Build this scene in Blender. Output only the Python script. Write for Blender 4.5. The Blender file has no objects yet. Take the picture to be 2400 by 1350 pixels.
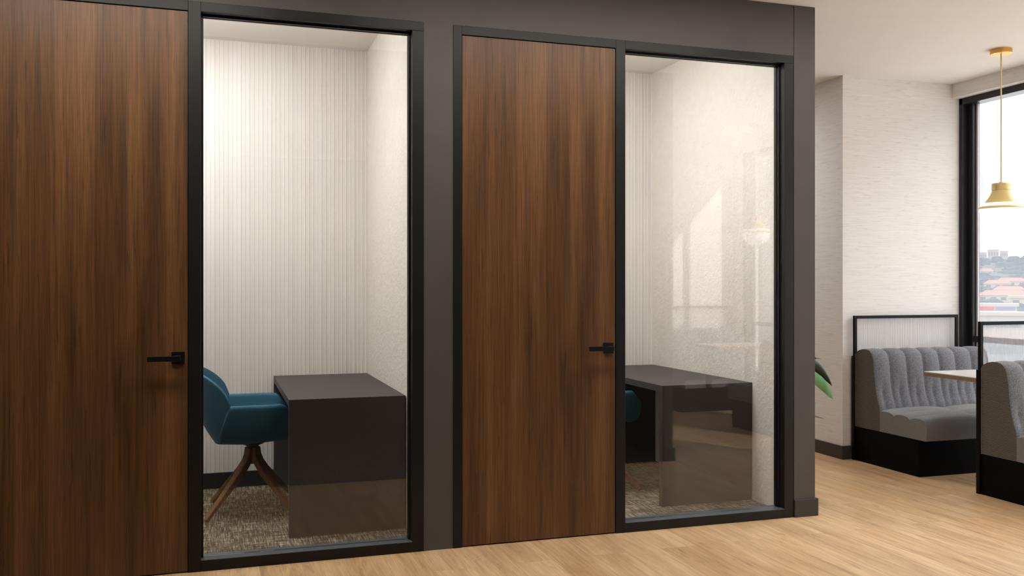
import bpy, bmesh, math, random
from mathutils import Vector, Matrix
from math import sin, cos, pi, radians

random.seed(7)
S = bpy.context.scene
COL = S.collection

# ------------------------------------------------------------------ measures (metres)
YF = 4.375            # face of the booth front
CZ = 2.875            # ceiling height
YB = 6.130            # back wall of the booths
XE = 3.225            # free end of the booth block
PF = 2.113            # spacing of the two door and glass units
PB = 2.1238           # spacing of the two booths
HEAD_IN, HEAD_OUT = 2.545, 2.590


# ------------------------------------------------------------------ object helpers
def tag(o, label=None, cat=None, group=None, kind=None):
    if label: o['label'] = label
    if cat: o['category'] = cat
    if group: o['group'] = group
    if kind: o['kind'] = kind
    return o


def empty(name, loc, rz=0.0):
    o = bpy.data.objects.new(name, None)
    COL.objects.link(o)
    o.location = loc
    o.rotation_euler = (0, 0, rz)
    o.empty_display_size = 0.1
    return o


def obj(name, bm, mat, parent=None, smooth=False, bevel=0.0, seg=2, loc=None):
    bmesh.ops.recalc_face_normals(bm, faces=bm.faces[:])
    me = bpy.data.meshes.new(name)
    bm.to_mesh(me)
    bm.free()
    o = bpy.data.objects.new(name, me)
    COL.objects.link(o)
    me.materials.append(mat)
    if parent is not None: o.parent = parent
    if loc is not None: o.location = loc
    if smooth:
        for p in me.polygons: p.use_smooth = True
    if bevel > 0:
        m = o.modifiers.new('bevel', 'BEVEL')
        m.width = bevel
        m.segments = seg
        m.limit_method = 'ANGLE'
        m.angle_limit = radians(40)
    return o


def dup(root, loc, rz=None, label=None):
    r = root.copy()
    COL.objects.link(r)
    r.location = loc
    if rz is not None: r.rotation_euler = (0, 0, rz)
    if label: r['label'] = label
    for ch in list(root.children):
        c = ch.copy()
        COL.objects.link(c)
        c.parent = r
        for g in list(ch.children):
            d = g.copy()
            COL.objects.link(d)
            d.parent = c
    return r


# ------------------------------------------------------------------ mesh helpers
def NB(): return bmesh.new()


def bx(bm, x0, x1, y0, y1, z0, z1):
    vs = [bm.verts.new((x, y, z)) for z in (z0, z1) for y in (y0, y1) for x in (x0, x1)]
    for f in ((0, 2, 3, 1), (4, 5, 7, 6), (0, 1, 5, 4), (2, 6, 7, 3), (0, 4, 6, 2), (1, 3, 7, 5)):
        bm.faces.new([vs[i] for i in f])
    return bm


def boxes(*bs):
    bm = NB()
    for b in bs: bx(bm, *b)
    return bm


def grid(bm, P, close_u=False):
    """P[i][j] points -> quads"""
    V = [[bm.verts.new(p) for p in row] for row in P]
    n, m = len(V), len(V[0])
    for i in range(n if close_u else n - 1):
        for j in range(m - 1):
            a, b, c, d = V[i][j], V[(i + 1) % n][j], V[(i + 1) % n][j + 1], V[i][j + 1]
            try: bm.faces.new((a, b, c, d))
            except ValueError: pass
    return V


def lathe(bm, prof, seg=40, c=(0, 0), cap=True):
    rows = []
    for k in range(seg):
        a = 2 * pi * k / seg
        rows.append([(c[0] + r * cos(a), c[1] + r * sin(a), z) for r, z in prof])
    V = grid(bm, rows, True)
    if cap:
        for j in (0, len(prof) - 1):
            if prof[j][0] > 1e-5: bm.faces.new([V[k][j] for k in range(seg)])
    bmesh.ops.remove_doubles(bm, verts=bm.verts[:], dist=1e-6)
    return bm


def prism(bm, poly, x0, x1):
    """poly of (y,z) extruded along x"""
    a = [bm.verts.new((x0, y, z)) for y, z in poly]
    b = [bm.verts.new((x1, y, z)) for y, z in poly]
    n = len(poly)
    bm.faces.new(a)
    bm.faces.new(b[::-1])
    for i in range(n): bm.faces.new((a[i], b[i], b[(i + 1) % n], a[(i + 1) % n]))
    return bm


def sweep(bm, path, wid, thk, side):
    """rectangular bar along path; wid/thk lists; side = horizontal unit vector across the bar"""
    rows = []
    n = len(path)
    for i, p in enumerate(path):
        p = Vector(p)
        t = (Vector(path[min(i + 1, n - 1)]) - Vector(path[max(i - 1, 0)])).normalized()
        sd = Vector(side).normalized()
        nn = t.cross(sd).normalized()
        w, h = wid[i] / 2, thk[i] / 2
        rows.append([p + sd * w + nn * h, p - sd * w + nn * h, p - sd * w - nn * h, p + sd * w - nn * h])
    V = [[bm.verts.new(q) for q in r] for r in rows]
    for i in range(n - 1):
        for j in range(4):
            bm.faces.new((V[i][j], V[i][(j + 1) % 4], V[i + 1][(j + 1) % 4], V[i + 1][j]))
    bm.faces.new(V[0])
    bm.faces.new(V[-1][::-1])
    return bm


def sstep(a, b, x):
    t = max(0.0, min(1.0, (x - a) / (b - a)))
    return t * t * (3 - 2 * t)


# ------------------------------------------------------------------ material helpers
def lin(c):
    return tuple(((v / 255) / 12.92 if v / 255 <= .04045 else ((v / 255 + .055) / 1.055) ** 2.4) for v in c) + (1,)


class MT:
    def __init__(self, name):
        self.m = bpy.data.materials.new(name)
        self.m.use_nodes = True
        self.t = self.m.node_tree
        self.t.nodes.clear()
        self.out = self.n('ShaderNodeOutputMaterial')

    def n(self, typ, **kw):
        nd = self.t.nodes.new(typ)
        for k, v in kw.items():
            if k.startswith('i_'):
                nd.inputs[k[2:].replace('_', ' ')].default_value = v
            else: setattr(nd, k, v)
        return nd

    def l(self, a, b): self.t.links.new(a, b)

    def bsdf(self, col=(0.5, 0.5, 0.5, 1), rough=0.5, spec=0.5, metal=0.0):
        b = self.n('ShaderNodeBsdfPrincipled')
        b.inputs['Base Color'].default_value = col
        b.inputs['Roughness'].default_value = rough
        b.inputs['Specular IOR Level'].default_value = spec
        b.inputs['Metallic'].default_value = metal
        self.l(b.outputs[0], self.out.inputs[0])
        self.b = b
        return b

    def coord(self, scale=(1, 1, 1), rot=(0, 0, 0), kind='Object'):
        tc = self.n('ShaderNodeTexCoord')
        mp = self.n('ShaderNodeMapping')
        mp.inputs['Scale'].default_value = scale
        mp.inputs['Rotation'].default_value = rot
        self.l(tc.outputs[kind], mp.inputs['Vector'])
        return mp.outputs[0]

    def noise(self, vec, scale=5.0, detail=3.0, rough=0.5, dist=0.0):
        nd = self.n('ShaderNodeTexNoise')
        nd.inputs['Scale'].default_value = scale
        nd.inputs['Detail'].default_value = detail
        nd.inputs['Roughness'].default_value = rough
        nd.inputs['Distortion'].default_value = dist
        self.l(vec, nd.inputs['Vector'])
        return nd.outputs['Fac']

    def ramp(self, fac, stops):
        r = self.n('ShaderNodeValToRGB')
        e = r.color_ramp.elements
        e[0].position, e[0].color = stops[0]
        e[1].position, e[1].color = stops[-1]
        for p, c in stops[1:-1]:
            q = e.new(p)
            q.color = c
        self.l(fac, r.inputs[0])
        return r.outputs[0]

    def mix(self, a, b, fac, mode='MIX'):
        nd = self.n('ShaderNodeMix', data_type='RGBA', blend_type=mode)
        for s, v in ((nd.inputs[6], a), (nd.inputs[7], b), (nd.inputs[0], fac)):
            if hasattr(v, 'is_output'): self.l(v, s)
            else: s.default_value = v
        return nd.outputs[2]

    def math(self, op, a, b=0.0):
        nd = self.n('ShaderNodeMath', operation=op)
        for s, v in ((nd.inputs[0], a), (nd.inputs[1], b)):
            if hasattr(v, 'is_output'): self.l(v, s)
            else: s.default_value = v
        return nd.outputs[0]

    def bump(self, h, strength=0.3, dist=0.01):
        b = self.n('ShaderNodeBump')
        b.inputs['Strength'].default_value = strength
        b.inputs['Distance'].default_value = dist
        self.l(h, b.inputs['Height'])
        self.l(b.outputs[0], self.b.inputs['Normal'])


def paint(name, rgb, rough=0.5, spec=0.4, var=0.04, metal=0.0):
    """flat painted or laminated surface with a trace of unevenness"""
    t = MT(name)
    t.bsdf(lin(rgb), rough, spec, metal)
    f = t.noise(t.coord(), 6, 3)
    c = lin(rgb)
    lo = tuple(v * (1 - var) for v in c[:3]) + (1,)
    hi = tuple(min(1, v * (1 + var)) for v in c[:3]) + (1,)
    t.l(t.ramp(f, [(.3, lo), (.7, hi)]), t.b.inputs['Base Color'])
    return t.m


def walnut():
    t = MT('walnut_veneer')
    t.bsdf(rough=0.42, spec=0.35)
    broad = t.noise(t.coord((7, 7, .35)), 1.6, 4, .55, .6)
    strk = t.noise(t.coord((85, 85, 1.3)), 1.0, 5, .68, .5)
    fine = t.noise(t.coord((400, 400, 7)), 1.0, 3, .65)
    fleck = t.noise(t.coord((70, 70, 3.2)), 1.0, 3, .6, .3)
    base = t.ramp(broad, [(.30, lin((86, 58, 34))), (.5, lin((113, 78, 47))), (.70, lin((129, 92, 59)))])
    a = t.mix(base, t.ramp(strk, [(.33, lin((140, 130, 122))), (.5, lin((215, 213, 210))), (.68, lin((255, 250, 245)))]), .62, 'MULTIPLY')
    b = t.mix(a, t.ramp(fine, [(.3, lin((130, 124, 118))), (.6, lin((255, 255, 255)))]), .42, 'MULTIPLY')
    c = t.mix(b, t.ramp(fleck, [(.26, lin((70, 58, 50))), (.40, lin((255, 255, 255)))]), .55, 'MULTIPLY')
    t.l(c, t.b.inputs['Base Color'])
    t.bump(fine, .06, .002)
    return t.m


def oak_floor():
    t = MT('oak_planks')
    t.bsdf(rough=0.38, spec=0.4)
    # planks run along Y: swap so that brick rows stack in X
    vec = t.coord((1, 1, 1), (0, 0, radians(90)))
    br = t.n('ShaderNodeTexBrick', offset=.37, offset_frequency=2, squash=1.0)
    br.inputs['Color1'].default_value = (0, 0, 0, 1)
    br.inputs['Color2'].default_value = (1, 1, 1, 1)
    br.inputs['Mortar'].default_value = (.5, .5, .5, 1)
    br.inputs['Scale'].default_value = 1.0
    br.inputs['Mortar Size'].default_value = 0.0012
    br.inputs['Mortar Smooth'].default_value = 0.2
    br.inputs['Brick Width'].default_value = 1.35
    br.inputs['Row Height'].default_value = 0.19
    t.l(vec, br.inputs['Vector'])
    # shift grain per plank
    off = t.n('ShaderNodeVectorMath', operation='MULTIPLY_ADD')
    t.l(br.outputs['Color'], off.inputs[0])
    off.inputs[1].default_value = (7.3, 11.1, 3.7)
    tc = t.n('ShaderNodeTexCoord')
    t.l(tc.outputs['Object'], off.inputs[2])

    def g(sc, *a):
        mp = t.n('ShaderNodeMapping')
        mp.inputs['Scale'].default_value = sc
        t.l(off.outputs[0], mp.inputs['Vector'])
        return t.noise(mp.outputs[0], *a)
    broad = g((6, .9, 1), 1.0, 4, .55, 1.2)
    strk = g((34, 1.5, 1), 1.0, 5, .62, .9)
    fine = g((190, 6, 1), 1.0, 3, .6, .2)
    knot = g((12, 2.6, 1), 1.0, 4, .6, 1.8)
    tone = t.mix(lin((212, 179, 137)), lin((222, 192, 153)), br.outputs['Color'])
    a = t.mix(tone, t.ramp(broad, [(.3, lin((205, 190, 174))), (.62, lin((255, 253, 250)))]), .7, 'MULTIPLY')
    b = t.mix(a, t.ramp(strk, [(.33, lin((188, 170, 152))), (.56, lin((255, 252, 248)))]), .45, 'MULTIPLY')
    c = t.mix(b, t.ramp(fine, [(.3, lin((205, 195, 185))), (.62, lin((255, 255, 255)))]), .45, 'MULTIPLY')
    d = t.mix(c, t.ramp(knot, [(.27, lin((150, 122, 100))), (.42, lin((255, 255, 255)))]), .4, 'MULTIPLY')
    e = t.mix(d, lin((150, 112, 76)), t.math('MULTIPLY', br.outputs['Fac'], .35))
    t.l(e, t.b.inputs['Base Color'])
    t.bump(fine, .05, .002)
    return t.m


def wallcover():
    t = MT('woven_wallcovering')
    t.bsdf(rough=0.8, spec=0.2)
    f = t.noise(t.coord((4, 4, 170)), 1.0, 3, .6, .1)
    s = t.noise(t.coord((11, 11, 95)), 1.0, 2, .5, .1)
    a = t.ramp(f, [(.3, lin((230, 226, 221))), (.65, lin((241, 238, 234)))])
    b = t.mix(a, t.ramp(s, [(.28, lin((232, 227, 221))), (.42, lin((252, 252, 252)))]), .6, 'MULTIPLY')
    t.l(b, t.b.inputs['Base Color'])
    t.bump(f, .12, .005)
    return t.m


def stucco():
    t = MT('rough_plaster')
    t.bsdf(rough=0.85, spec=0.2)
    f = t.noise(t.coord((1, 1, 1)), 42, 5, .6, .4)
    v = t.noise(t.coord((1, 1, 1.4)), 14, 3, .5, .2)
    t.l(t.ramp(v, [(.3, lin((229, 222, 211))), (.7, lin((234, 228, 218)))]), t.b.inputs['Base Color'])
    t.bump(f, .55, .012)
    return t.m


def fluted():
    t = MT('fluted_panel_paint')
    t.bsdf(rough=0.6, spec=0.3)
    tc = t.n('ShaderNodeTexCoord')
    sp = t.n('ShaderNodeSeparateXYZ')
    t.l(tc.outputs['Object'], sp.inputs[0])
    q = t.math('DIVIDE', sp.outputs[0], .027)
    f = t.math('FRACT', q)
    cell = t.math('FLOOR', q)
    wn = t.n('ShaderNodeTexWhiteNoise', noise_dimensions='1D')
    t.l(cell, wn.inputs['W'])
    r = t.ramp(f, [(0.0, lin((247, 243, 236))), (.19, lin((247, 243, 236))), (.23, lin((220, 214, 206))), (.36, lin((236, 231, 223))), (1.0, lin((240, 235, 228)))])  # paler beads and the darker line beside each paint in light on the relief
    t.l(t.mix(r, t.ramp(wn.outputs['Value'], [(0, lin((244, 243, 241))), (1, lin((255, 255, 255)))]), .8, 'MULTIPLY'), t.b.inputs['Base Color'])
    return t.m


def carpet(name, lo, mid, hi):
    t = MT(name)
    t.bsdf(rough=0.95, spec=0.1)
    a = t.noise(t.coord((8, 135, 1)), 1.0, 3, .6, .1)
    b = t.noise(t.coord((135, 8, 1)), 1.0, 3, .6, .1)
    c = t.noise(t.coord((1, 1, 1)), 240, 2, .6)
    m = t.noise(t.coord((1, 1, 1)), 5, 2, .5)
    s = t.math('ADD', t.math('MULTIPLY', a, .45), t.math('MULTIPLY', b, .45))
    s = t.math('ADD', s, t.math('MULTIPLY', c, .22))
    s = t.math('ADD', s, t.math('MULTIPLY', t.math('SUBTRACT', m, .5), .10))
    t.l(t.ramp(s, [(.43, lin(lo)), (.55, lin(mid)), (.68, lin(hi))]), t.b.inputs['Base Color'])
    t.bump(c, .4, .006)
    return t.m


def tweed(name, lo, hi, sc=330, stripes=False):
    t = MT(name)
    t.bsdf(rough=0.95, spec=0.1)
    t.b.inputs['Sheen Weight'].default_value = 0.15
    a = t.noise(t.coord((1, 1, 1)), sc, 3, .7, .2)
    if stripes:
        w = t.n('ShaderNodeTexWave', wave_type='BANDS', bands_direction='Z')
        w.inputs['Scale'].default_value = 40
        w.inputs['Distortion'].default_value = 1.2
        w.inputs['Detail'].default_value = 2
        w.inputs['Detail Scale'].default_value = 6
        t.l(t.coord((1, 1, 1)), w.inputs['Vector'])
        a2 = t.math('ADD', t.math('MULTIPLY', a, .45), t.math('MULTIPLY', w.outputs['Fac'], .55))
        t.l(t.ramp(a2, [(.2, lin(lo)), (.75, lin(hi))]), t.b.inputs['Base Color'])
        t.bump(a2, .5, .006)
    else:
        t.l(t.ramp(a, [(.36, lin(lo)), (.64, lin(hi))]), t.b.inputs['Base Color'])
        t.bump(a, .5, .005)
    return t.m


def clear_glass(name, fac=.05, tint=(1, 1, 1, 1)):
    t = MT(name)
    tr = t.n('ShaderNodeBsdfTransparent')
    tr.inputs[0].default_value = tint
    gl = t.n('ShaderNodeBsdfGlossy')
    gl.inputs['Roughness'].default_value = 0.0
    lw = t.n('ShaderNodeLayerWeight')
    lw.inputs['Blend'].default_value = .25
    f = t.math('ADD', t.math('MULTIPLY', lw.outputs['Fresnel'], .5), fac)
    mx = t.n('ShaderNodeMixShader')
    t.l(f, mx.inputs[0])
    t.l(tr.outputs[0], mx.inputs[1])
    t.l(gl.outputs[0], mx.inputs[2])
    t.l(mx.outputs[0], t.out.inputs[0])
    return t.m


def reeded_glass():
    t = MT('reeded_glass')
    f = t.noise(t.coord((130, 1, 1.0)), 1.0, 3, .6)
    col = t.ramp(f, [(.3, lin((238, 237, 240))), (.65, lin((252, 251, 253)))])
    df = t.n('ShaderNodeBsdfDiffuse')
    t.l(col, df.inputs[0])
    tl = t.n('ShaderNodeBsdfTranslucent')
    t.l(col, tl.inputs[0])
    tr = t.n('ShaderNodeBsdfTransparent')
    gl = t.n('ShaderNodeBsdfGlossy')
    gl.inputs['Roughness'].default_value = .15
    m1 = t.n('ShaderNodeMixShader')
    m1.inputs[0].default_value = .32
    t.l(df.outputs[0], m1.inputs[1])
    t.l(tl.outputs[0], m1.inputs[2])
    m2 = t.n('ShaderNodeMixShader')
    t.l(t.ramp(f, [(.3, (.5, .5, .5, 1)), (.7, (.7, .7, .7, 1))]), m2.inputs[0])
    t.l(m1.outputs[0], m2.inputs[1])
    t.l(tr.outputs[0], m2.inputs[2])
    m3 = t.n('ShaderNodeMixShader')
    m3.inputs[0].default_value = .05
    t.l(m2.outputs[0], m3.inputs[1])
    t.l(gl.outputs[0], m3.inputs[2])
    t.l(m3.outputs[0], t.out.inputs[0])
    return t.m


def brass(name, rgb, rough=.3, knurl=False):
    t = MT(name)
    t.bsdf(lin(rgb), rough, .5, .75)
    f = t.noise(t.coord((1, 1, 30)), 4, 3)
    c = lin(rgb)
    t.l(t.ramp(f, [(.3, tuple(v * .93 for v in c[:3]) + (1,)), (.7, c)]), t.b.inputs['Base Color'])
    if knurl:
        ck = t.n('ShaderNodeTexVoronoi')
        ck.inputs['Scale'].default_value = 240
        t.l(t.coord(), ck.inputs['Vector'])
        t.bump(ck.outputs['Distance'], .4, .003)
    return t.m


def opal():
    t = MT('opal_glass')
    t.bsdf(lin((246, 246, 240)), .25, .5)
    f = t.noise(t.coord(), 3, 2)
    t.l(t.ramp(f, [(.2, lin((252, 251, 244))), (.8, lin((255, 255, 250)))]), t.b.inputs['Emission Color'])
    t.b.inputs['Emission Strength'].default_value = .8
    return t.m


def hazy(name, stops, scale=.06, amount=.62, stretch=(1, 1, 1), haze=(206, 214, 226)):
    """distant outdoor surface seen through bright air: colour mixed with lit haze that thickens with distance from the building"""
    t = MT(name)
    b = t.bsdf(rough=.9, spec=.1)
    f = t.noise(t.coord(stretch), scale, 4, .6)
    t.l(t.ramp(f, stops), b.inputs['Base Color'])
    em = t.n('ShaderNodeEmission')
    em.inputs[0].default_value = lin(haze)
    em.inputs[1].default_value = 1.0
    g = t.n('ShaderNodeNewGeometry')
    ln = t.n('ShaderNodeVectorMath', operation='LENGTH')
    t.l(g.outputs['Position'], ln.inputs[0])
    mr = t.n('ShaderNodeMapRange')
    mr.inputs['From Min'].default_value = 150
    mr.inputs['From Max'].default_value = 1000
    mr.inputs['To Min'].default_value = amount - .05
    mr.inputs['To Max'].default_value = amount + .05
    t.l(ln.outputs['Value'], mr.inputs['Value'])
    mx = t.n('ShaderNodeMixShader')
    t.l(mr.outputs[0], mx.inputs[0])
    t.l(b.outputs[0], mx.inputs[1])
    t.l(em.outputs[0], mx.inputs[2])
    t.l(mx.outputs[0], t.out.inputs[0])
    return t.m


def leafmat(name, lo, hi, rough=.35):
    t = MT(name)
    t.bsdf(rough=rough, spec=.5)
    f = t.noise(t.coord((30, 30, 3)), 1.0, 2)
    t.l(t.ramp(f, [(.3, lin(lo)), (.7, lin(hi))]), t.b.inputs['Base Color'])
    return t.m


def legwood():
    t = MT('oiled_wood')
    t.bsdf(rough=.5, spec=.3)
    f = t.noise(t.coord((60, 60, 6)), 1.0, 4, .6)
    t.l(t.ramp(f, [(.3, lin((98, 64, 38))), (.7, lin((128, 86, 54)))]), t.b.inputs['Base Color'])
    return t.m


M = dict(
    walnut=walnut(), oak=oak_floor(), cover=wallcover(), stucco=stucco(), flute=fluted(),
    grey=paint('grey_wall_paint', (81, 78, 75), .55, .3),
    base=paint('charcoal_skirting', (60, 57, 53), .5, .35),
    black=paint('black_frame_paint', (25, 23, 22), .45, .3),
    ceil=paint('ceiling_paint', (240, 234, 228), .9, .1, .01),
    sill=paint('sill_sheen_paint', (84, 89, 94), .4, .5),  # blue grey stands for a reflection on the black sill
    desk=paint('graphite_laminate', (67, 63, 61), .5, .15),
    handle=paint('matt_black_metal', (16, 16, 17), .35, .5),
    carpet=carpet('woven_carpet', (36, 31, 24), (84, 76, 61), (188, 180, 160)),
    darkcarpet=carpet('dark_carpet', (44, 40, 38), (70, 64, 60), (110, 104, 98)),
    teal=paint('teal_shell', (50, 96, 118), .55, .3),
    wood=legwood(),
    hub=paint('black_hub', (14, 14, 14), .4),
    tweed=tweed('grey_tweed', (64, 64, 68), (145, 145, 149), 300),
    tweedseat=tweed('grey_seat_weave', (104, 102, 102), (140, 138, 137), 420),
    knit=tweed('ribbed_knit', (46, 43, 40), (116, 110, 103), 300, True),
    plinth=paint('black_plinth', (5, 5, 5), .5, .08),
    screenframe=paint('black_screen_frame', (6, 6, 7), .45, .2),
    reed=reeded_glass(),
    tabletop=paint('pale_table_laminate', (200, 193, 187), .3, .4),
    tableedge=paint('oak_table_edge', (140, 114, 88), .5, .3),
    brass=brass('satin_brass', (222, 178, 98), .42),
    cord=paint('pale_brass_rod', (236, 212, 158), .4),
    shade=paint('cream_gold_enamel', (222, 198, 132), .45, .4),
    knurl=brass('knurled_brass', (222, 198, 142), .5, True),
    opal=opal(),
    glass=clear_glass('clear_partition_glass', .055),
    winglass=clear_glass('clear_window_glass', .01),
    alu=paint('dark_aluminium', (40, 40, 43), .3, .5, .04, .35),
    silver=paint('pale_glazing_bead', (205, 200, 205), .5, .4),
    leaf=leafmat('dark_leaf', (22, 44, 12), (34, 60, 20)),
    leaf2=leafmat('pale_leaf', (104, 168, 112), (134, 196, 146)),
    stem=leafmat('leaf_stalk', (60, 80, 36), (84, 104, 50)),
    pot=paint('stone_pot', (150, 144, 138), .6, .3),
    soil=paint('potting_soil', (48, 38, 30), .95, .1, .3),
)

# ------------------------------------------------------------------ the setting
def struct(name, bm, mat, label, cat, bevel=0.0, parent=None):
    o = obj(name, bm, mat, parent, bevel=bevel)
    if parent is None: tag(o, label, cat, kind='structure')
    return o


struct('floor', boxes((-4, 5.74, -2.4, 8.2, -.08, 0)), M['oak'], 'pale oak plank floor running under the booths and banquettes', 'floor')
struct('floor_carpet_added', boxes((-4, XE - .06, -2.4, 2.8, 0, .004)), M['darkcarpet'], 'added dark carpet of the dim room, darkening the glass reflections', 'floor')  # dark floor added for the dark area it gives in the booth glass
struct('ceiling_dim_added', boxes((-4, XE - .06, -2.4, 2.7, 2.84, CZ)), M['grey'], 'added grey ceiling that darkens the dim room in glass reflections', 'ceiling')  # extra grey layer, added so the reflected ceiling stays dark
struct('ceiling', boxes((-4, 5.74, -2.4, 8.2, CZ, CZ + .1)), M['ceil'], 'smooth pale plaster ceiling', 'ceiling')

# grey booth front, in sections round the two door and glass units
U2 = 1.115
wf = NB()
bx(wf, -4, 3.083, YF, YF + .1, HEAD_OUT, CZ)
bx(wf, -4, U2 - PF, YF, YF + .1, 0, HEAD_OUT)
bx(wf, 3.080 - PF, U2, YF, YF + .1, 0, HEAD_OUT)
struct('wall_front', wf, M['grey'], 'grey painted booth front wall above and between the doors', 'wall')
struct('wall_end', boxes((3.0855, XE, YF - .001, 8.2, 0, CZ)), M['grey'], 'narrow grey end of the booth wall beside the open lounge', 'wall', .001)
bb = NB()
bx(bb, 3.084, XE + .014, YF - .014, YF - .001, 0, .098)
bx(bb, XE, XE + .014, YF - .001, 8.2, 0, .098)
struct('baseboard_end', bb, M['base'], 'short charcoal baseboard wrapping the grey wall end', 'baseboard', .002)

# booth interiors
PITCH = .027


def flute_wall(w):
    """panel of narrow raised beads, built from x = 0"""
    bm = NB()
    rows = []
    x = 0
    while x < w - 1e-4:
        for dx, dy in ((0, 0), (.0012, -.0022), (.0046, -.0022), (.006, 0), (.010, 0)):
            if x + dx <= w: rows.append([(x + dx, dy, .0), (x + dx, dy, CZ)])
        x += PITCH
    rows += [[(w, 0, 0), (w, 0, CZ)], [(w, .08, 0), (w, .08, CZ)], [(0, .08, 0), (0, .08, CZ)]]
    grid(bm, rows, True)
    return bm


for k, nm in enumerate(('first', 'second')):
    ox = PB * k
    struct('wall_back', flute_wall(2.0047), M['flute'], f'cream fluted back wall inside the {nm} booth', 'wall').location = (-1.04 + ox, YB, 0)
    struct('wall_right', boxes((.9647 + ox, .9647 + ox + (.105 if k == 0 else -.003 + .0), YF + .1, YB + .08, 0, CZ)) if k == 0 else
           boxes((3.0845, 3.0855, YF + .1, YB + .08, 0, CZ)), M['stucco'], f'cream rough plastered side wall inside the {nm} booth', 'wall')
    struct('baseboard_back', boxes((-1.04 + ox, .9647 + ox, YB - .026, YB - .010, .006, .105)), M['black'],
           f'black baseboard along the fluted wall of the {nm} booth', 'baseboard', .002)
    struct('floor_booth', boxes((-1.04 + ox, .9647 + ox, YF + .1, YB, 0, .006)), M['carpet'], f'flecked woven carpet inside the {nm} booth', 'floor')
struct('wall_left', boxes((-1.15, -1.04, YF + .1, YB + .08, 0, CZ)), M['stucco'], 'plastered wall closing the first booth behind its door', 'wall')

# lounge walls
struct('wall_return', boxes((4.4607, 5.55, 5.7188, 8.2, 0, CZ)), M['cover'], 'pale woven wallcovering on the projecting wall behind the banquette', 'wall')
struct('baseboard_return', boxes((4.4467, 4.4607, 5.7048, 8.2, 0, .1), (4.4607, 4.524, 5.7048, 5.7188, 0, .1)), M['base'],
       'charcoal baseboard at the foot of the projecting pale wall', 'baseboard', .002)
struct('wall_far', boxes((-4, 5.74, 8.2, 8.3, 0, CZ)), M['cover'], 'far pale wall closing the passage', 'wall')
struct('wall_rear', boxes((XE, 5.74, -.25, -.15, 0, CZ)), M['cover'], 'pale rear lounge wall reflected in the booth glass', 'wall')
struct('trim_soffit', boxes((5.48, 5.74, -.15, 5.7188, 2.765, CZ)), M['cover'], 'pale wallcovered bulkhead above the tall window', 'bulkhead')
struct('wall_side', boxes((5.55, 5.74, -.15, .06, 0, 2.765)), M['cover'], 'pale pier at the rear end of the tall window', 'wall')
struct('wall_jamb', boxes((5.55, 5.74, 5.7188, 8.2, 0, CZ)), M['cover'], 'pale pier behind the near end of the tall window', 'wall')
# the dim room on the other side of the passage
struct('wall_opposite', boxes((XE - .06, XE, -2.4, 2.8, 0, CZ)), M['grey'], 'grey end wall of the room facing the booths', 'wall')
struct('trim_header', boxes((-4, XE - .06, 2.7, 2.8, 2.6, CZ)), M['grey'], 'grey header over the wide opening facing the booths', 'header')
struct('baseboard_opposite', boxes((XE - .074, XE + .014, 2.786, 2.814, 0, .098)), M['base'], 'charcoal baseboard on the end of the grey wall facing the booths', 'baseboard')
struct('wall_dim', boxes((-4, XE, -2.5, -2.4, 0, CZ)), M['grey'], 'grey rear wall of the dim room facing the booths', 'wall')
struct('wall_passage', boxes((-4.1, -4, -2.4, 8.2, 0, CZ)), M['grey'], 'grey wall closing the passage', 'wall')

# ------------------------------------------------------------------ door and glass units
def door_unit(n, dx, lab):
    r = empty(f'door_{n}', (1.159 + dx, YF, 0))
    tag(r, lab, 'door', kind='structure')
    W = .834
    fr = NB()
    bx(fr, -.044, 0, -.004, .1, 0, HEAD_OUT)
    bx(fr, 0, W, -.004, .1, HEAD_IN, HEAD_OUT)
    bx(fr, 0, .012, .05, .065, 0, HEAD_IN)
    bx(fr, W - .012, W, .05, .065, 0, HEAD_IN)
    bx(fr, 0, W, .05, .065, HEAD_IN - .012, HEAD_IN)
    bx(fr, 0, W, .048, .098, 0, .012)  # black strip added behind the leaf so the gap below stays dark
    obj('door_frame', fr, M['black'], r, bevel=.0015)['label'] = 'black door frame'
    obj('door_leaf', boxes((.003, W - .002, .001, .045, .006, HEAD_IN - .003)), M['walnut'], r, bevel=.001)['label'] = 'walnut door leaf'
    xr = W - .043
    lv = NB()
    bx(lv, xr - .127, xr + .012, -.058, -.046, .962, .986)
    bx(lv, xr - .012, xr + .012, -.048, -.008, .962, .986)
    h = obj('door_handle', lv, M['handle'], r, bevel=.0015)
    h['label'] = 'black lever handle'
    obj('handle_rose', boxes((xr - .028, xr + .028, -.009, .001, .946, 1.002)), M['handle'], h, bevel=.001)
    return r


def glass_unit(n, dx, lab):
    r = empty(f'window_{n}', (1.993 + dx, YF, 0))
    tag(r, lab, 'glass partition', kind='structure')
    a, b, c = .054, 1.029, 1.087
    fr = NB()
    bx(fr, 0, a, -.004, .1, 0, HEAD_OUT)
    bx(fr, a, c, -.004, .1, HEAD_IN, HEAD_OUT)
    bx(fr, b, c, -.004, .1, 0, HEAD_IN)
    bx(fr, a, b, -.004, .1, 0, .05)
    obj('window_frame', fr, M['black'], r, bevel=.0015)['label'] = 'black metal frame'
    obj('window_sill', boxes((a, b, -.003, .098, .0495, .0515)), M['sill'], r)['label'] = 'sill cap with painted blue grey sheen'  # thin cap coloured in place of the sill's grazing reflection
    st = NB()
    for y0, y1 in ((.038, .050), (.062, .074)):
        bx(st, a, a + .010, y0, y1, .05, HEAD_IN)
        bx(st, b - .010, b, y0, y1, .05, HEAD_IN)
        bx(st, a, b, y0, y1, HEAD_IN - .010, HEAD_IN)
    obj('glazing_bead', st, M['black'], r)
    obj('glass_pane', boxes((a + .002, b - .002, .051, .061, .052, HEAD_IN - .002)), M['glass'], r)['label'] = 'clear glass pane'
    return r


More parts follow.
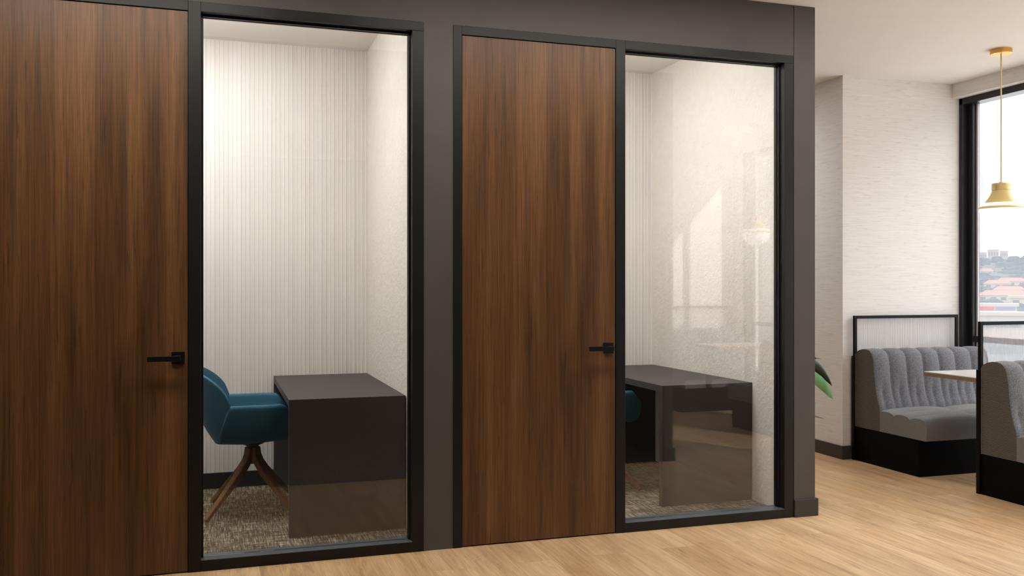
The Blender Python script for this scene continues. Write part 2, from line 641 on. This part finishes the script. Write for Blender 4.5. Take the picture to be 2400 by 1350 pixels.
door_unit(1, -PF, 'walnut door beside the glass showing the whole blue chair')
glass_unit(1, -PF, 'tall clear glass panel showing a blue chair at a desk')
door_unit(2, 0, 'walnut door between the grey pillar and the glass with window reflections')
glass_unit(2, 0, 'tall clear glass panel reflecting the window and pendant lamp')

# tall outside window
wr = empty('window_3', (5.55, 0, 0))
tag(wr, 'tall dark framed outside window overlooking the hillside', 'window', kind='structure')
W0, W1 = .06, 5.7188
fr = NB()
bx(fr, 0, .10, W1 - .035, W1, 0, 2.765)
bx(fr, .05, .12, W1 - .085, W1 - .035, 0, 2.765)
bx(fr, .0, .12, W0, W0 + .06, 0, 2.765)
bx(fr, 0, .12, W0, W1, 2.715, 2.765)
bx(fr, .05, .12, W0, W1, 0, .08)
for ym in (3.40, 1.08): bx(fr, .05, .11, ym - .03, ym + .03, 0, 2.715)
obj('window_frame', fr, M['alu'], wr, bevel=.002)
bd = NB()
bx(bd, .085, .10, W1 - .1, W1 - .085, .08, 2.715)
obj('glazing_bead', bd, M['silver'], wr)
obj('window_rail', boxes((.06, .10, W0 + .06, W1 - .085, .862, .908)), M['alu'], wr, bevel=.002)
obj('window_pane', boxes((.095, .101, W0, W1 - .08, .05, 2.74)), M['winglass'], wr)

# ------------------------------------------------------------------ desks
def make_desk():
    r = empty('waterfall_desk', (.355, 4.79, .006))
    tag(r, 'graphite waterfall desk with the blue chair pushed in at its side', 'desk', 'waterfall desks in the booths')
    w, L, h, t = .605, 1.315, .708, .038
    obj('desktop', prism(NB(), [(0, h), (L, h), (L - t, h - t), (t, h - t)], 0, w), M['desk'], r)
    obj('side_panel', prism(NB(), [(0, 0), (0, h), (t, h - t), (t, 0)], 0, w), M['desk'], r)
    obj('side_panel', prism(NB(), [(L, 0), (L, h), (L - t, h - t), (L - t, 0)], 0, w), M['desk'], r)
    return r


desk = make_desk()
dup(desk, (.355 + PB, 4.79, .006), label='graphite waterfall desk behind the glass with window reflections')

# ------------------------------------------------------------------ shell armchair (faces +X)
def make_chair():
    r = empty('shell_armchair', (.20, 5.47, .006))
    tag(r, 'blue shell armchair on splayed wooden legs, seen nearly whole through glass', 'chair', 'blue chairs at the booth desks')
    # backrest shell
    bm = NB()
    rows = []
    A = radians(82)
    n, m = 36, 14
    for i in range(n + 1):
        ph = -A + 2 * A * i / n
        s = abs(ph) / A
        zr = .640 + .200 * (1 - s ** 2.8) ** .60 if s < 1 else .640
        xr, yr = -.078 - .292 * cos(ph) ** .9, .30 * sin(ph) / sin(A)
        xb, yb, zb = -.165 - .035 * cos(ph), .19 * sin(ph) / sin(A), .425 - .012 * cos(ph)
        row = []
        for j in range(m + 1):
            t = j / m
            bul = .028 * sin(pi * t) * (1 - .55 * t)
            k = t ** .9
            row.append((xb + (xr - xb) * k - bul * cos(ph), yb + (yr - yb) * k ** .8 + bul * sin(ph) * .8, zb + (zr - zb) * t))
        rows.append(row)
    grid(bm, rows)
    o = obj('backrest', bm, M['teal'], r, smooth=True)
    sm = o.modifiers.new('shell', 'SOLIDIFY')
    sm.thickness = .020
    sm.offset = 0
    bv = o.modifiers.new('edge', 'BEVEL')
    bv.width, bv.segments, bv.limit_method, bv.angle_limit = .005, 2, 'ANGLE', radians(50)
    # seat bucket with arms
    prof = [(.298, .640), (.296, .60), (.287, .55), (.268, .50), (.232, .455), (.175, .421), (.09, .400), (0, .394)]
    full = prof + [(-y, z) for y, z in prof[-2::-1]]
    bm = NB()
    rows = []
    N = 16
    for i in range(N + 1):
        u = i / N
        row = []
        for y, z in full:
            hz = max(0, (z - .394) / .246)
            xb = -.205 + .068 * hz
            xf = .235 - .015 * hz
            x = xb + (xf - xb) * u
            drop = sstep(.80, 1.0, u) * .07 * hz
            pinch = 1 - .10 * sstep(.6, 1.0, u)
            zz = z - drop + .030 * (u - .35) * (1 - hz) * (1 if u > .35 else -1)
            row.append((x, y * pinch, zz))
        rows.append(row)
    grid(bm, rows)
    o = obj('seat', bm, M['teal'], r, smooth=True)
    o['label'] = 'bucket seat with low arms'
    sm = o.modifiers.new('shell', 'SOLIDIFY')
    sm.thickness = .022
    sm.offset = 0
    sb = o.modifiers.new('round', 'SUBSURF')
    sb.levels = sb.render_levels = 1
    # seat pad
    bm = NB()
    rows = []
    for i in range(13):
        u = -1 + 2 * i / 12
        row = []
        for j in range(13):
            v = -1 + 2 * j / 12
            e = (1 - abs(u) ** 5) * (1 - abs(v) ** 5)
            row.append((.02 + .20 * u, .21 * v * (1 - .08 * u), .462 + .030 * e))
        rows.append(row)
    grid(bm, rows)
    o = obj('seat_pad', bm, M['teal'], r, smooth=True)
    # hub and legs
    obj('swivel_hub', lathe(NB(), [(.0, .358), (.034, .358), (.034, .372), (.060, .382), (.085, .396), (.085, .404), (0, .404)], 28), M['hub'], r, smooth=False)['label'] = 'black swivel hub'
    bm = NB()
    hubz = boxes((-.034, .034, -.034, .034, .268, .366))
    obj('leg_block', hubz, M['wood'], r, bevel=.010, seg=3)
    for k in range(4):
        a = radians(45 + 90 * k - 4)
        d = Vector((cos(a), sin(a), 0))
        sd = (-sin(a), cos(a), 0)
        pth = [d * .026 + Vector((0, 0, .362)), d * .031 + Vector((0, 0, .318)), d * .050 + Vector((0, 0, .276)), d * .092 + Vector((0, 0, .226)), d * .338 + Vector((0, 0, .006))]
        bm = sweep(NB(), pth, [.046, .046, .044, .042, .026], [.03, .036, .040, .040, .022], sd)
        obj('leg', bm, M['wood'], r, bevel=.006, seg=2)
    return r


chair = make_chair()
dup(chair, (.20 + PB, 5.47, .006), label='blue shell armchair mostly hidden by the door, glimpsed under the desk')

# ------------------------------------------------------------------ banquettes (local: back plane at y=0, seat towards -y, x from 0 to LB)
LB, LS = 1.05, .967


def make_banquette():
    r = empty('banquette', (4.533, 5.7, 0))
    tag(r, 'grey channel tufted banquette backed against the pale wall', 'banquette', 'grey tufted banquettes')
    obj('plinth', boxes((0, LB, -.683, -.03, 0, .25)), M['plinth'], r, bevel=.002)['label'] = 'black plinth'
    obj('back_panel', boxes((-.010, LS, -.028, 0, 0, .775)), M['screenframe'], r, bevel=.002)['label'] = 'black rear panel'
    # tufted backrest
    prof = [(.030, .252), (.030, .785), (.045, .805), (.075, .822), (.115, .832), (.155, .833), (.190, .822), (.213, .800),
            (.226, .765), (.234, .72), (.240, .66), (.246, .60), (.256, .54), (.270, .485), (.288, .44), (.296, .40), (.296, .252)]
    ref = []
    for i in range(len(prof) - 1):
        k = 3 if i > 0 else 1
        for q in range(k):
            a, b = prof[i], prof[i + 1]
            ref.append((a[0] + (b[0] - a[0]) * q / k, a[1] + (b[1] - a[1]) * q / k))
    ref.append(prof[-1])
    nch = 7
    pit = LB / nch
    bm = NB()
    rows = []
    nx = nch * 14
    for i in range(nx + 1):
        x = LB * i / nx
        ph = (x / pit) % 1.0
        bul = (abs(sin(pi * ph)) ** .55)
        row = []
        for j, (d, z) in enumerate(ref):
            w = sstep(.78, .83, z) if d < .12 else (1.0 if z > .50 else max(.25, 1 - (.50 - z) * 4))
            if d <= .0301: w = 0
            # outward normal of the profile
            a = Vector(ref[max(j - 1, 0)])
            b = Vector(ref[min(j + 1, len(ref) - 1)])
            tg = (b - a).normalized()
            nn = Vector((-tg.y, tg.x))
            b2 = abs(sin(pi * ((ph + .5 + .10 * sstep(.66, .44, z)) % 1.0))) ** .5
            k2 = sstep(.655, .53, z) if d > .2 else 0.0
            amp = (.020 if d > .16 else .013) * (bul - .75 - 1.1 * k2 * (1 - b2)) * w
            row.append((x, -(d + nn.x * amp), z + nn.y * amp))
        rows.append(row)
    grid(bm, rows)
    obj('backrest', bm, M['tweed'], r, smooth=True)
    # end faces
    for x0, x1 in ((-.002, .004), (LB - .004, LB + .002)):
        bm = prism(NB(), [(-d, z) for d, z in ref], x0, x1)
        obj('end_panel', bm, M['knit'], r)['label'] = 'ribbed knit end panel'
    # seat cushion with soft tufts
    bm = NB()
    nx, ny = 56, 36
    rows = []
    for i in range(nx + 1):
        x = -.001 + LB * i / nx
        row = [(x, -.285, .252)]
        for j in range(ny + 1):
            v = j / ny
            d = .285 + (.750 - .285) * v
            bx_ = abs(sin(pi * min(1, max(0, x / LB)) * 2)) ** .45
            by_ = abs(sin(pi * v * 3)) ** .6
            edge = min(1, (1 - v) * 16)
            z = .385 + .024 * bx_ * (.35 + .65 * by_) + .020 * by_ - .030 * (1 - edge) ** 2 - .012 * v
            row.append((x, -d, z))
        row.append((x, -.750, .31))
        row.append((x, -.745, .252))
        rows.append(row)
    V = grid(bm, rows)
    for k in (0, nx): bm.faces.new(V[k] if k == 0 else V[k][::-1])
    o = obj('seat', bm, M['tweedseat'], r, smooth=True)
    o.data.shade_smooth()
    es = o.modifiers.new('split', 'EDGE_SPLIT')
    es.split_angle = radians(50)
    # privacy screen
    t = .022
    fr = NB()
    bx(fr, 0, t, -.026, -.004, .775, 1.075)
    bx(fr, LS - t, LS, -.026, -.004, .775, 1.075)
    bx(fr, t, LS - t, -.026, -.004, 1.075 - t, 1.075)
    bx(fr, t, LS - t, -.026, -.004, .775, .775 + .012)
    s = obj('privacy_screen', fr, M['screenframe'], r, bevel=.0015)
    s['label'] = 'black framed reeded glass screen'
    bm = NB()
    rows = []
    x = t
    while x < LS - t:
        q = ((x - t) / .010) % 1
        rows.append([(x, -.017 + .003 * abs(sin(pi * q)), .786), (x, -.017 + .003 * abs(sin(pi * q)), 1.055)])
        x += .0025
    grid(bm, rows)
    obj('screen_pane', bm, M['reed'], s)
    return r


bq = make_banquette()
dup(bq, (4.533, 4.524, 0), label='grey tufted banquette nearest the viewer, half cut off by the frame')
dup(bq, (4.533, 2.17, 0), label='grey banquette reflected dimly at the lower edge of the second glass')
b4 = dup(bq, (4.533 + LB, -.148, 0), pi, label='grey banquette against the sunlit rear wall, seen reflected in the glass')

# ------------------------------------------------------------------ tables
def make_table():
    r = empty('cafe_table', (5.02, 4.775, 0))
    tag(r, 'pale topped narrow table between the two banquettes', 'table', 'narrow pale tables')
    o = obj('tabletop', boxes((-.465, .44, -.225, .225, .714, .720)), M['tabletop'], r, bevel=.001)
    obj('table_edge', boxes((-.464, .439, -.224, .224, .690, .714)), M['tableedge'], o, bevel=.001)
    obj('pedestal', lathe(NB(), [(.0, .012), (.034, .012), (.034, .690), (0, .690)], 24), M['screenframe'], r)
    obj('table_foot', boxes((-.12, .2, -.13, .13, 0, .012)), M['screenframe'], r, bevel=.003)
    return r


tb = make_table()
dup(tb, (5.02, .99, 0), label='pale table by the sunlit rear wall, faintly reflected in the glass')

# ------------------------------------------------------------------ pendants
def make_pendant():
    r = empty('pendant_lamp', (4.981, 4.77, CZ))
    tag(r, 'brass pendant lamp with opal globe hanging before the window', 'lamp', 'brass pendant lamps')
    z = -CZ
    obj('ceiling_canopy', lathe(NB(), [(0, -.031), (.064, -.031), (.067, -.029), (.067, 0), (0, 0)], 40), M['brass'], r)
    obj('cord', lathe(NB(), [(.0045, 1.98 + z), (.0045, -.030)], 10), M['cord'], r)
    obj('socket_collar', lathe(NB(), [(0, 1.990 + z), (.012, 1.990 + z), (.014, 1.983 + z), (.055, 1.981 + z), (.057, 1.977 + z), (.057, 1.937 + z), (0, 1.937 + z)], 44), M['knurl'], r)
    pr = []
    for i in range(17):
        t = i / 16
        pr.append((.054 + .089 * (t ** 1.75) * .55 + .089 * .45 * t, 1.938 + z - .124 * (t ** .85)))
    pr2 = [(a - .003, b - .002) for a, b in pr[::-1]]
    o = obj('lamp_shade', lathe(NB(), pr + pr2, 56, cap=False), M['shade'], r, smooth=True)
    gp = []
    for i in range(15):
        a = radians(-90 + 112 * i / 14)
        gp.append((max(0, .130 * cos(a)), 1.805 + z + .118 * sin(a)))
    obj('globe', lathe(NB(), gp, 48, cap=False), M['opal'], r, smooth=True)
    return r


pn = make_pendant()
dup(pn, (4.981, 1.19, CZ), label='brass pendant lamp seen only as a reflection in the glass')

# ------------------------------------------------------------------ plant behind the wall end
def make_plant():
    r = empty('potted_plant', (3.42, 4.86, 0))
    tag(r, 'leafy green plant peeking out behind the grey wall end', 'plant')
    obj('pot', lathe(NB(), [(0, 0), (.08, 0), (.105, .30), (.095, .30), (.09, .27), (0, .27)], 36), M['pot'], r)
    obj('soil', lathe(NB(), [(0, .272), (.088, .272), (.089, .276), (0, .278)], 30), M['soil'], r)
    st = NB()
    F, F2 = NB(), NB()

    def leaf(bm, base, tip, w, up, nrm=None, fold=.25):
        base, tip = Vector(base), Vector(tip)
        ax = tip - base
        side = (nrm or ax.cross(Vector((0, 0, 1)))).normalized()
        rows = []
        for i in range(11):
            t = i / 10
            c = base + ax * t + Vector((0, 0, up * 4 * t * (1 - t)))
            ww = w * (sin(pi * min(1, t * .9 + .06)) ** .8) * (1 if t < .98 else .05)
            if i == 10: ww = .0005
            nn = side.cross(ax.normalized()) * ww * fold
            rows.append([c + side * ww / 2 + nn, c, c - side * ww / 2 + nn])
        grid(bm, rows)
    for sx, sy, h in ((.01, .0, .78), (-.03, .03, .64), (.03, -.03, .54)):
        sweep(st, [(sx, sy, .27), (sx * 1.4, sy * 1.4, .27 + (h - .27) * .5), (sx * 2, sy * 2, h)], [.014, .012, .008], [.014, .012, .008], (1, 0, 0))
    # leaves that reach past the wall end
    leaf(F, (.04, -.03, .845), (.168, -.06, .842), .020, .003)
    leaf(F, (.02, -.03, .80), (.245, -.06, .672), .062, .060, Vector((.35, -.35, .88)), .5)
    leaf(F2, (.05, -.05, .75), (.238, -.08, .592), .066, .035, Vector((.5, -.3, .75)), .2)
    leaf(F, (.03, -.03, .49), (.190, -.06, .467), .026, .006)
    rnd = random.Random(3)
    for k in range(20):
        a = rnd.uniform(radians(35), radians(325))
        z0 = rnd.uniform(.40, .86)
        L = rnd.uniform(.10, .15)
        if cos(a) < -.2: L *= .8
        leaf(F if k % 3 else F2, (.02 * cos(a), .02 * sin(a), z0), (L * cos(a), L * sin(a) * 1.3, z0 + rnd.uniform(-.12, .10)), .05, .03)
    obj('stalk', st, M['stem'], r)
    obj('foliage', F, M['leaf'], r, smooth=True)['label'] = 'dark green leaves'
    obj('foliage', F2, M['leaf2'], r, smooth=True)['label'] = 'pale green leaves'
    return r


make_plant()

# ------------------------------------------------------------------ hillside town outside (a frame of its own, turned 46 degrees)
AZ = radians(46.2)
FWD = Vector((sin(AZ), cos(AZ), 0))
RGT = Vector((cos(AZ), -sin(AZ), 0))
GZ = [(30, -26), (200, -24), (300, -14.5), (350, -9.8), (450, -6.0), (550, -.8), (700, 8.5), (900, 25.5), (1000, 25), (1300, -10)]


def gz(d):
    for (a, b), (c, e) in zip(GZ, GZ[1:]):
        if a <= d <= c: return b + (e - b) * (d - a) / (c - a)
    return GZ[0][1] if d < 30 else GZ[-1][1]


def outp(d, s, z=None):
    p = FWD * d + RGT * s
    return Vector((p.x, p.y, gz(d) if z is None else z))


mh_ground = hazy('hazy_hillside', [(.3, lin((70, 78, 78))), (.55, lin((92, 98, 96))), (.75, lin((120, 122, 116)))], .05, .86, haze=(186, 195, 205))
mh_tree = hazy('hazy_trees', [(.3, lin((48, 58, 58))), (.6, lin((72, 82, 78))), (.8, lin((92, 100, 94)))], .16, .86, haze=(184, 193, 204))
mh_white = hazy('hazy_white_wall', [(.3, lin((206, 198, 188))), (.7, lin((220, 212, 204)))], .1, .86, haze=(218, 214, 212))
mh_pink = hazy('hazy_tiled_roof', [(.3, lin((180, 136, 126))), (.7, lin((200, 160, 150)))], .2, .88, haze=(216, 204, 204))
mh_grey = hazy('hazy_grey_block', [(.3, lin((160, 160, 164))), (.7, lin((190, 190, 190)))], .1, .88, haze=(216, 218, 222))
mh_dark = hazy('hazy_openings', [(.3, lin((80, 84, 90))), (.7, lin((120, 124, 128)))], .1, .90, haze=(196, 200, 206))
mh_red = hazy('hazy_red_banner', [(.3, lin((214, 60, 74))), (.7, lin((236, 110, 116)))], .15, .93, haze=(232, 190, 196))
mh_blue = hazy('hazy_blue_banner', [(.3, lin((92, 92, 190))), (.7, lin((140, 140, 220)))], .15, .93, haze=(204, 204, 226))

bm = NB()
rows = []
rg = random.Random(5)
ds = [240, 270, 300, 325, 350, 400, 450, 500, 550, 600, 650, 700, 760, 820, 870, 900, 930, 1000, 1300]
for d in ds:
    row = []
    for q in range(-30, 31):
        s = q * 16.0 * (1 + d / 900)
        w = 3.0 * sin(s * .021 + d * .004) * sstep(400, 900, d) + .006 * s * sstep(600, 900, d)
        row.append(outp(d, s, gz(d) + w + rg.uniform(-.4, .4)))
    rows.append(row)
grid(bm, rows)
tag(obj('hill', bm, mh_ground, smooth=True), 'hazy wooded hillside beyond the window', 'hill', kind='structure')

bm = NB()
grid(bm, [[outp(d, s_, -24.5) for s_ in (-500, -120, 0, 120, 500)] for d in (-40, 8, 60, 140, 260)])
tag(obj('bounce_ground', bm, paint('bounce_concrete', (154, 153, 151), .9, .1)), 'pale ground below the window, added to bounce light onto the ceiling', 'bounce_ground', kind='structure')  # unseen pale surface added to bounce daylight up through the window

BUILT = []


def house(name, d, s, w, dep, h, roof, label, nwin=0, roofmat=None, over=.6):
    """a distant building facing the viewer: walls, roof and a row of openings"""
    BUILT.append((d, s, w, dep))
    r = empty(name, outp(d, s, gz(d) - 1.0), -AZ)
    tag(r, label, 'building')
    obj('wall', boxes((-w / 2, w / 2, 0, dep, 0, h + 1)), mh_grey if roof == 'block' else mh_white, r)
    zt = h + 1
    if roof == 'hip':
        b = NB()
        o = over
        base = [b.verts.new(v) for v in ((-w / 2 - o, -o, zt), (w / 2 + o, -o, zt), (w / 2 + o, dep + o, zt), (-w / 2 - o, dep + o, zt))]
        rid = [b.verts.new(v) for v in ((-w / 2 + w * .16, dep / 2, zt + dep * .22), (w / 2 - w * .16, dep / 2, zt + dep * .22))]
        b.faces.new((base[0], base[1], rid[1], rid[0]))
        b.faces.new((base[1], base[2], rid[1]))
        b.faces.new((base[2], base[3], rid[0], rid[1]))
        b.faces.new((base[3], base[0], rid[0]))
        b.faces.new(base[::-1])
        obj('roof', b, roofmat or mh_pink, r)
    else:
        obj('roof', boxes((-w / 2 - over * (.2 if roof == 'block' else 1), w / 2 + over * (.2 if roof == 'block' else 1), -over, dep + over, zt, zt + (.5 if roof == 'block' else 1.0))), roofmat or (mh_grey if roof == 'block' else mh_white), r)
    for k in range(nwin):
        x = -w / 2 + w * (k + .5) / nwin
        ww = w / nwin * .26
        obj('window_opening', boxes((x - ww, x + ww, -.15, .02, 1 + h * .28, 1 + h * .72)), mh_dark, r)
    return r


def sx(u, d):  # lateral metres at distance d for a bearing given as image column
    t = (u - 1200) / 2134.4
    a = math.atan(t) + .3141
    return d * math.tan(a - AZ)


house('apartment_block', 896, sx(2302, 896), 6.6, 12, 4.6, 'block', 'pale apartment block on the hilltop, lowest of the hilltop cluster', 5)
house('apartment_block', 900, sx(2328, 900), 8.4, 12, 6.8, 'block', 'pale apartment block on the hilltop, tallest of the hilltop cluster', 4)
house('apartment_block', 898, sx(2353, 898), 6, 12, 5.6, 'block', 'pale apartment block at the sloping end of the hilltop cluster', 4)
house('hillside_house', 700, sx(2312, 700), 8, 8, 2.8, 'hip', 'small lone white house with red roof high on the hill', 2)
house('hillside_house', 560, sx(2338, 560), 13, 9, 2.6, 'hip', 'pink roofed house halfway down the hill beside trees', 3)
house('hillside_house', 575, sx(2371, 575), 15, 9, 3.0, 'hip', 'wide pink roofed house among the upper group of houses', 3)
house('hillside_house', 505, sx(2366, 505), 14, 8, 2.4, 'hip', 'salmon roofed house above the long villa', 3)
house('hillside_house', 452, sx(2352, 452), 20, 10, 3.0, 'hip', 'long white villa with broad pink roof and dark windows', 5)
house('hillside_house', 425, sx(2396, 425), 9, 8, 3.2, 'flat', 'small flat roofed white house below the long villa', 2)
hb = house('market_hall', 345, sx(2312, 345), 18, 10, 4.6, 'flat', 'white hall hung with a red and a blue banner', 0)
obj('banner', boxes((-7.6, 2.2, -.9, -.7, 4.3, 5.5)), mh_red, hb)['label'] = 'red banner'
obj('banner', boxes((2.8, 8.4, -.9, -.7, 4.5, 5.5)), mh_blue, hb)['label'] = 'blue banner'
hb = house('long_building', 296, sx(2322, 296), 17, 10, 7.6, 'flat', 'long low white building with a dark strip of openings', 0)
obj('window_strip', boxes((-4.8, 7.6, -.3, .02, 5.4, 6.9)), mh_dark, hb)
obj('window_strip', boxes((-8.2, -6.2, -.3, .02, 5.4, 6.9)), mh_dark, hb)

# woods: soft clumps between the houses
tb_ = NB()
bmesh.ops.create_icosphere(tb_, subdivisions=3, radius=1.0)
BALL = [v.co.normalized() for v in tb_.verts]
BALLF = [[v.index for v in f.verts] for f in tb_.faces]
tb_.free()
rt = random.Random(11)
VV, FF = [], []
for k in range(640):
    d = rt.uniform(360, 905)
    s = rt.uniform(-.075, .075) * d * (1.0 if d < 600 else 1.2)
    rr = rt.uniform(1.3, 2.9) * (1 + d / 1500)
    if any(bd - 4 - rr * 2 < d < bd + bdep + rr * 2 + 2 and abs(s - bs) < bw / 2 + rr * 1.6 + 1 for bd, bs, bw, bdep in BUILT): continue
    p = outp(d, s) + Vector((0, 0, rr * .1))
    n0 = len(VV)
    for n in BALL:
        f = 1 + .10 * sin(5 * n.x + k) * sin(4 * n.y + 2 * k) + .06 * sin(7 * n.z + k)
        VV.append((n.x * rr * f * 1.25 + p.x, n.y * rr * f * 1.25 + p.y, n.z * rr * f * .6 + p.z))
    FF += [[a + n0 for a in f] for f in BALLF]
me = bpy.data.meshes.new('woods')
me.from_pydata(VV, [], FF)
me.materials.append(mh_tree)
me.shade_smooth()
o = bpy.data.objects.new('woods', me)
COL.objects.link(o)
tag(o, 'soft hazy woods covering the distant hillside', 'trees', kind='stuff')

# ------------------------------------------------------------------ light
W = bpy.data.worlds.new('bright_sky')
S.world = W
W.use_nodes = True
nt = W.node_tree
nt.nodes.clear()
wo = nt.nodes.new('ShaderNodeOutputWorld')
bg = nt.nodes.new('ShaderNodeBackground')
tc = nt.nodes.new('ShaderNodeTexCoord')
sp = nt.nodes.new('ShaderNodeSeparateXYZ')
nt.links.new(tc.outputs['Generated'], sp.inputs[0])
mp = nt.nodes.new('ShaderNodeMapping')
mp.inputs['Scale'].default_value = (3, 3, 14)
nt.links.new(tc.outputs['Generated'], mp.inputs[0])
nz = nt.nodes.new('ShaderNodeTexNoise')
nz.inputs['Scale'].default_value = 2.2
nz.inputs['Detail'].default_value = 5
nt.links.new(mp.outputs[0], nz.inputs['Vector'])
cr = nt.nodes.new('ShaderNodeValToRGB')
cr.color_ramp.elements[0].position = .36
cr.color_ramp.elements[0].color = (.86, .92, 1.0, 1)
cr.color_ramp.elements[1].position = .58
cr.color_ramp.elements[1].color = (1.0, 1.0, 1.0, 1)
nt.links.new(nz.outputs['Fac'], cr.inputs[0])
nt.links.new(cr.outputs[0], bg.inputs[0])
mr = nt.nodes.new('ShaderNodeMapRange')
mr.inputs['From Min'].default_value = .12
mr.inputs['From Max'].default_value = .55
mr.inputs['To Min'].default_value = 1.12
mr.inputs['To Max'].default_value = 7.4
nt.links.new(sp.outputs['Z'], mr.inputs['Value'])
nt.links.new(mr.outputs[0], bg.inputs[1])
nt.links.new(bg.outputs[0], wo.inputs[0])


def lamp(name, kind, loc, energy, color=(1, 1, 1), rot=(0, 0, 0), size=None, size_y=None):
    L = bpy.data.lights.new(name, kind)
    L.energy = energy
    L.color = color
    if size:
        L.shape = 'RECTANGLE' if size_y else 'SQUARE'
        L.size = size
        if size_y: L.size_y = size_y
    o = bpy.data.objects.new(name, L)
    COL.objects.link(o)
    o.location = loc
    o.rotation_euler = rot
    return o


sun = lamp('sun', 'SUN', (9, 9, 8), 16.0, (1.0, .94, .86))
sun.rotation_euler = Vector((-1.0, -1.84, -1.06)).to_track_quat('-Z', 'Y').to_euler()
sun.data.angle = radians(.6)
WARM = (1.0, .93, .84)
WHITE = (.965, .985, 1.0)
NEUT = (1.0, .97, .93)
for k in (0, 1):
    b = lamp('booth_light', 'POINT', (-.30 + PB * k, 5.0, 2.62), 25, WHITE)  # unseen fill added to lift the upper booth walls and ceiling
    b.data.shadow_soft_size = .16
    lamp('booth_light', 'AREA', (-.35 + PB * k, 5.15, CZ - .01), 25, WHITE, size=1.0, size_y=.75)

lamp('passage_fill', 'AREA', (1.9, 3.5, CZ - .01), 37, WARM, size=2.2, size_y=.35)  # unseen fill added over the passage to brighten the booth front
lamp('passage_fill', 'AREA', (-.5, 3.55, CZ - .01), 32, WARM, size=1.4, size_y=.35)  # unseen fill added for the darker first door
lamp('lounge_fill', 'AREA', (4.0, 3.68, CZ - .01), 10, NEUT, size=1.1, size_y=.4)  # unseen fill added to brighten the lounge
lamp('passage_fill', 'AREA', (3.55, 7.2, CZ - .01), 44, NEUT, size=.8)  # fill added out of sight behind the wall end, lighting the projecting wall

# ------------------------------------------------------------------ camera
cam = bpy.data.cameras.new('camera')
co = bpy.data.objects.new('camera', cam)
COL.objects.link(co)
co.location = (0, 0, 1.3)
co.rotation_euler = (pi / 2, 0, -.3141)
cam.sensor_width = 36
cam.lens = 2134.4 / 2400 * 36
cam.shift_y = -5.6 / 2400
cam.clip_start = .05
cam.clip_end = 3000
S.camera = co

S.view_settings.view_transform = 'Standard'
S.view_settings.look = 'None'
S.view_settings.exposure = 0
S.cycles.max_bounces = 10
S.cycles.transparent_max_bounces = 16
S.cycles.sample_clamp_indirect = 4
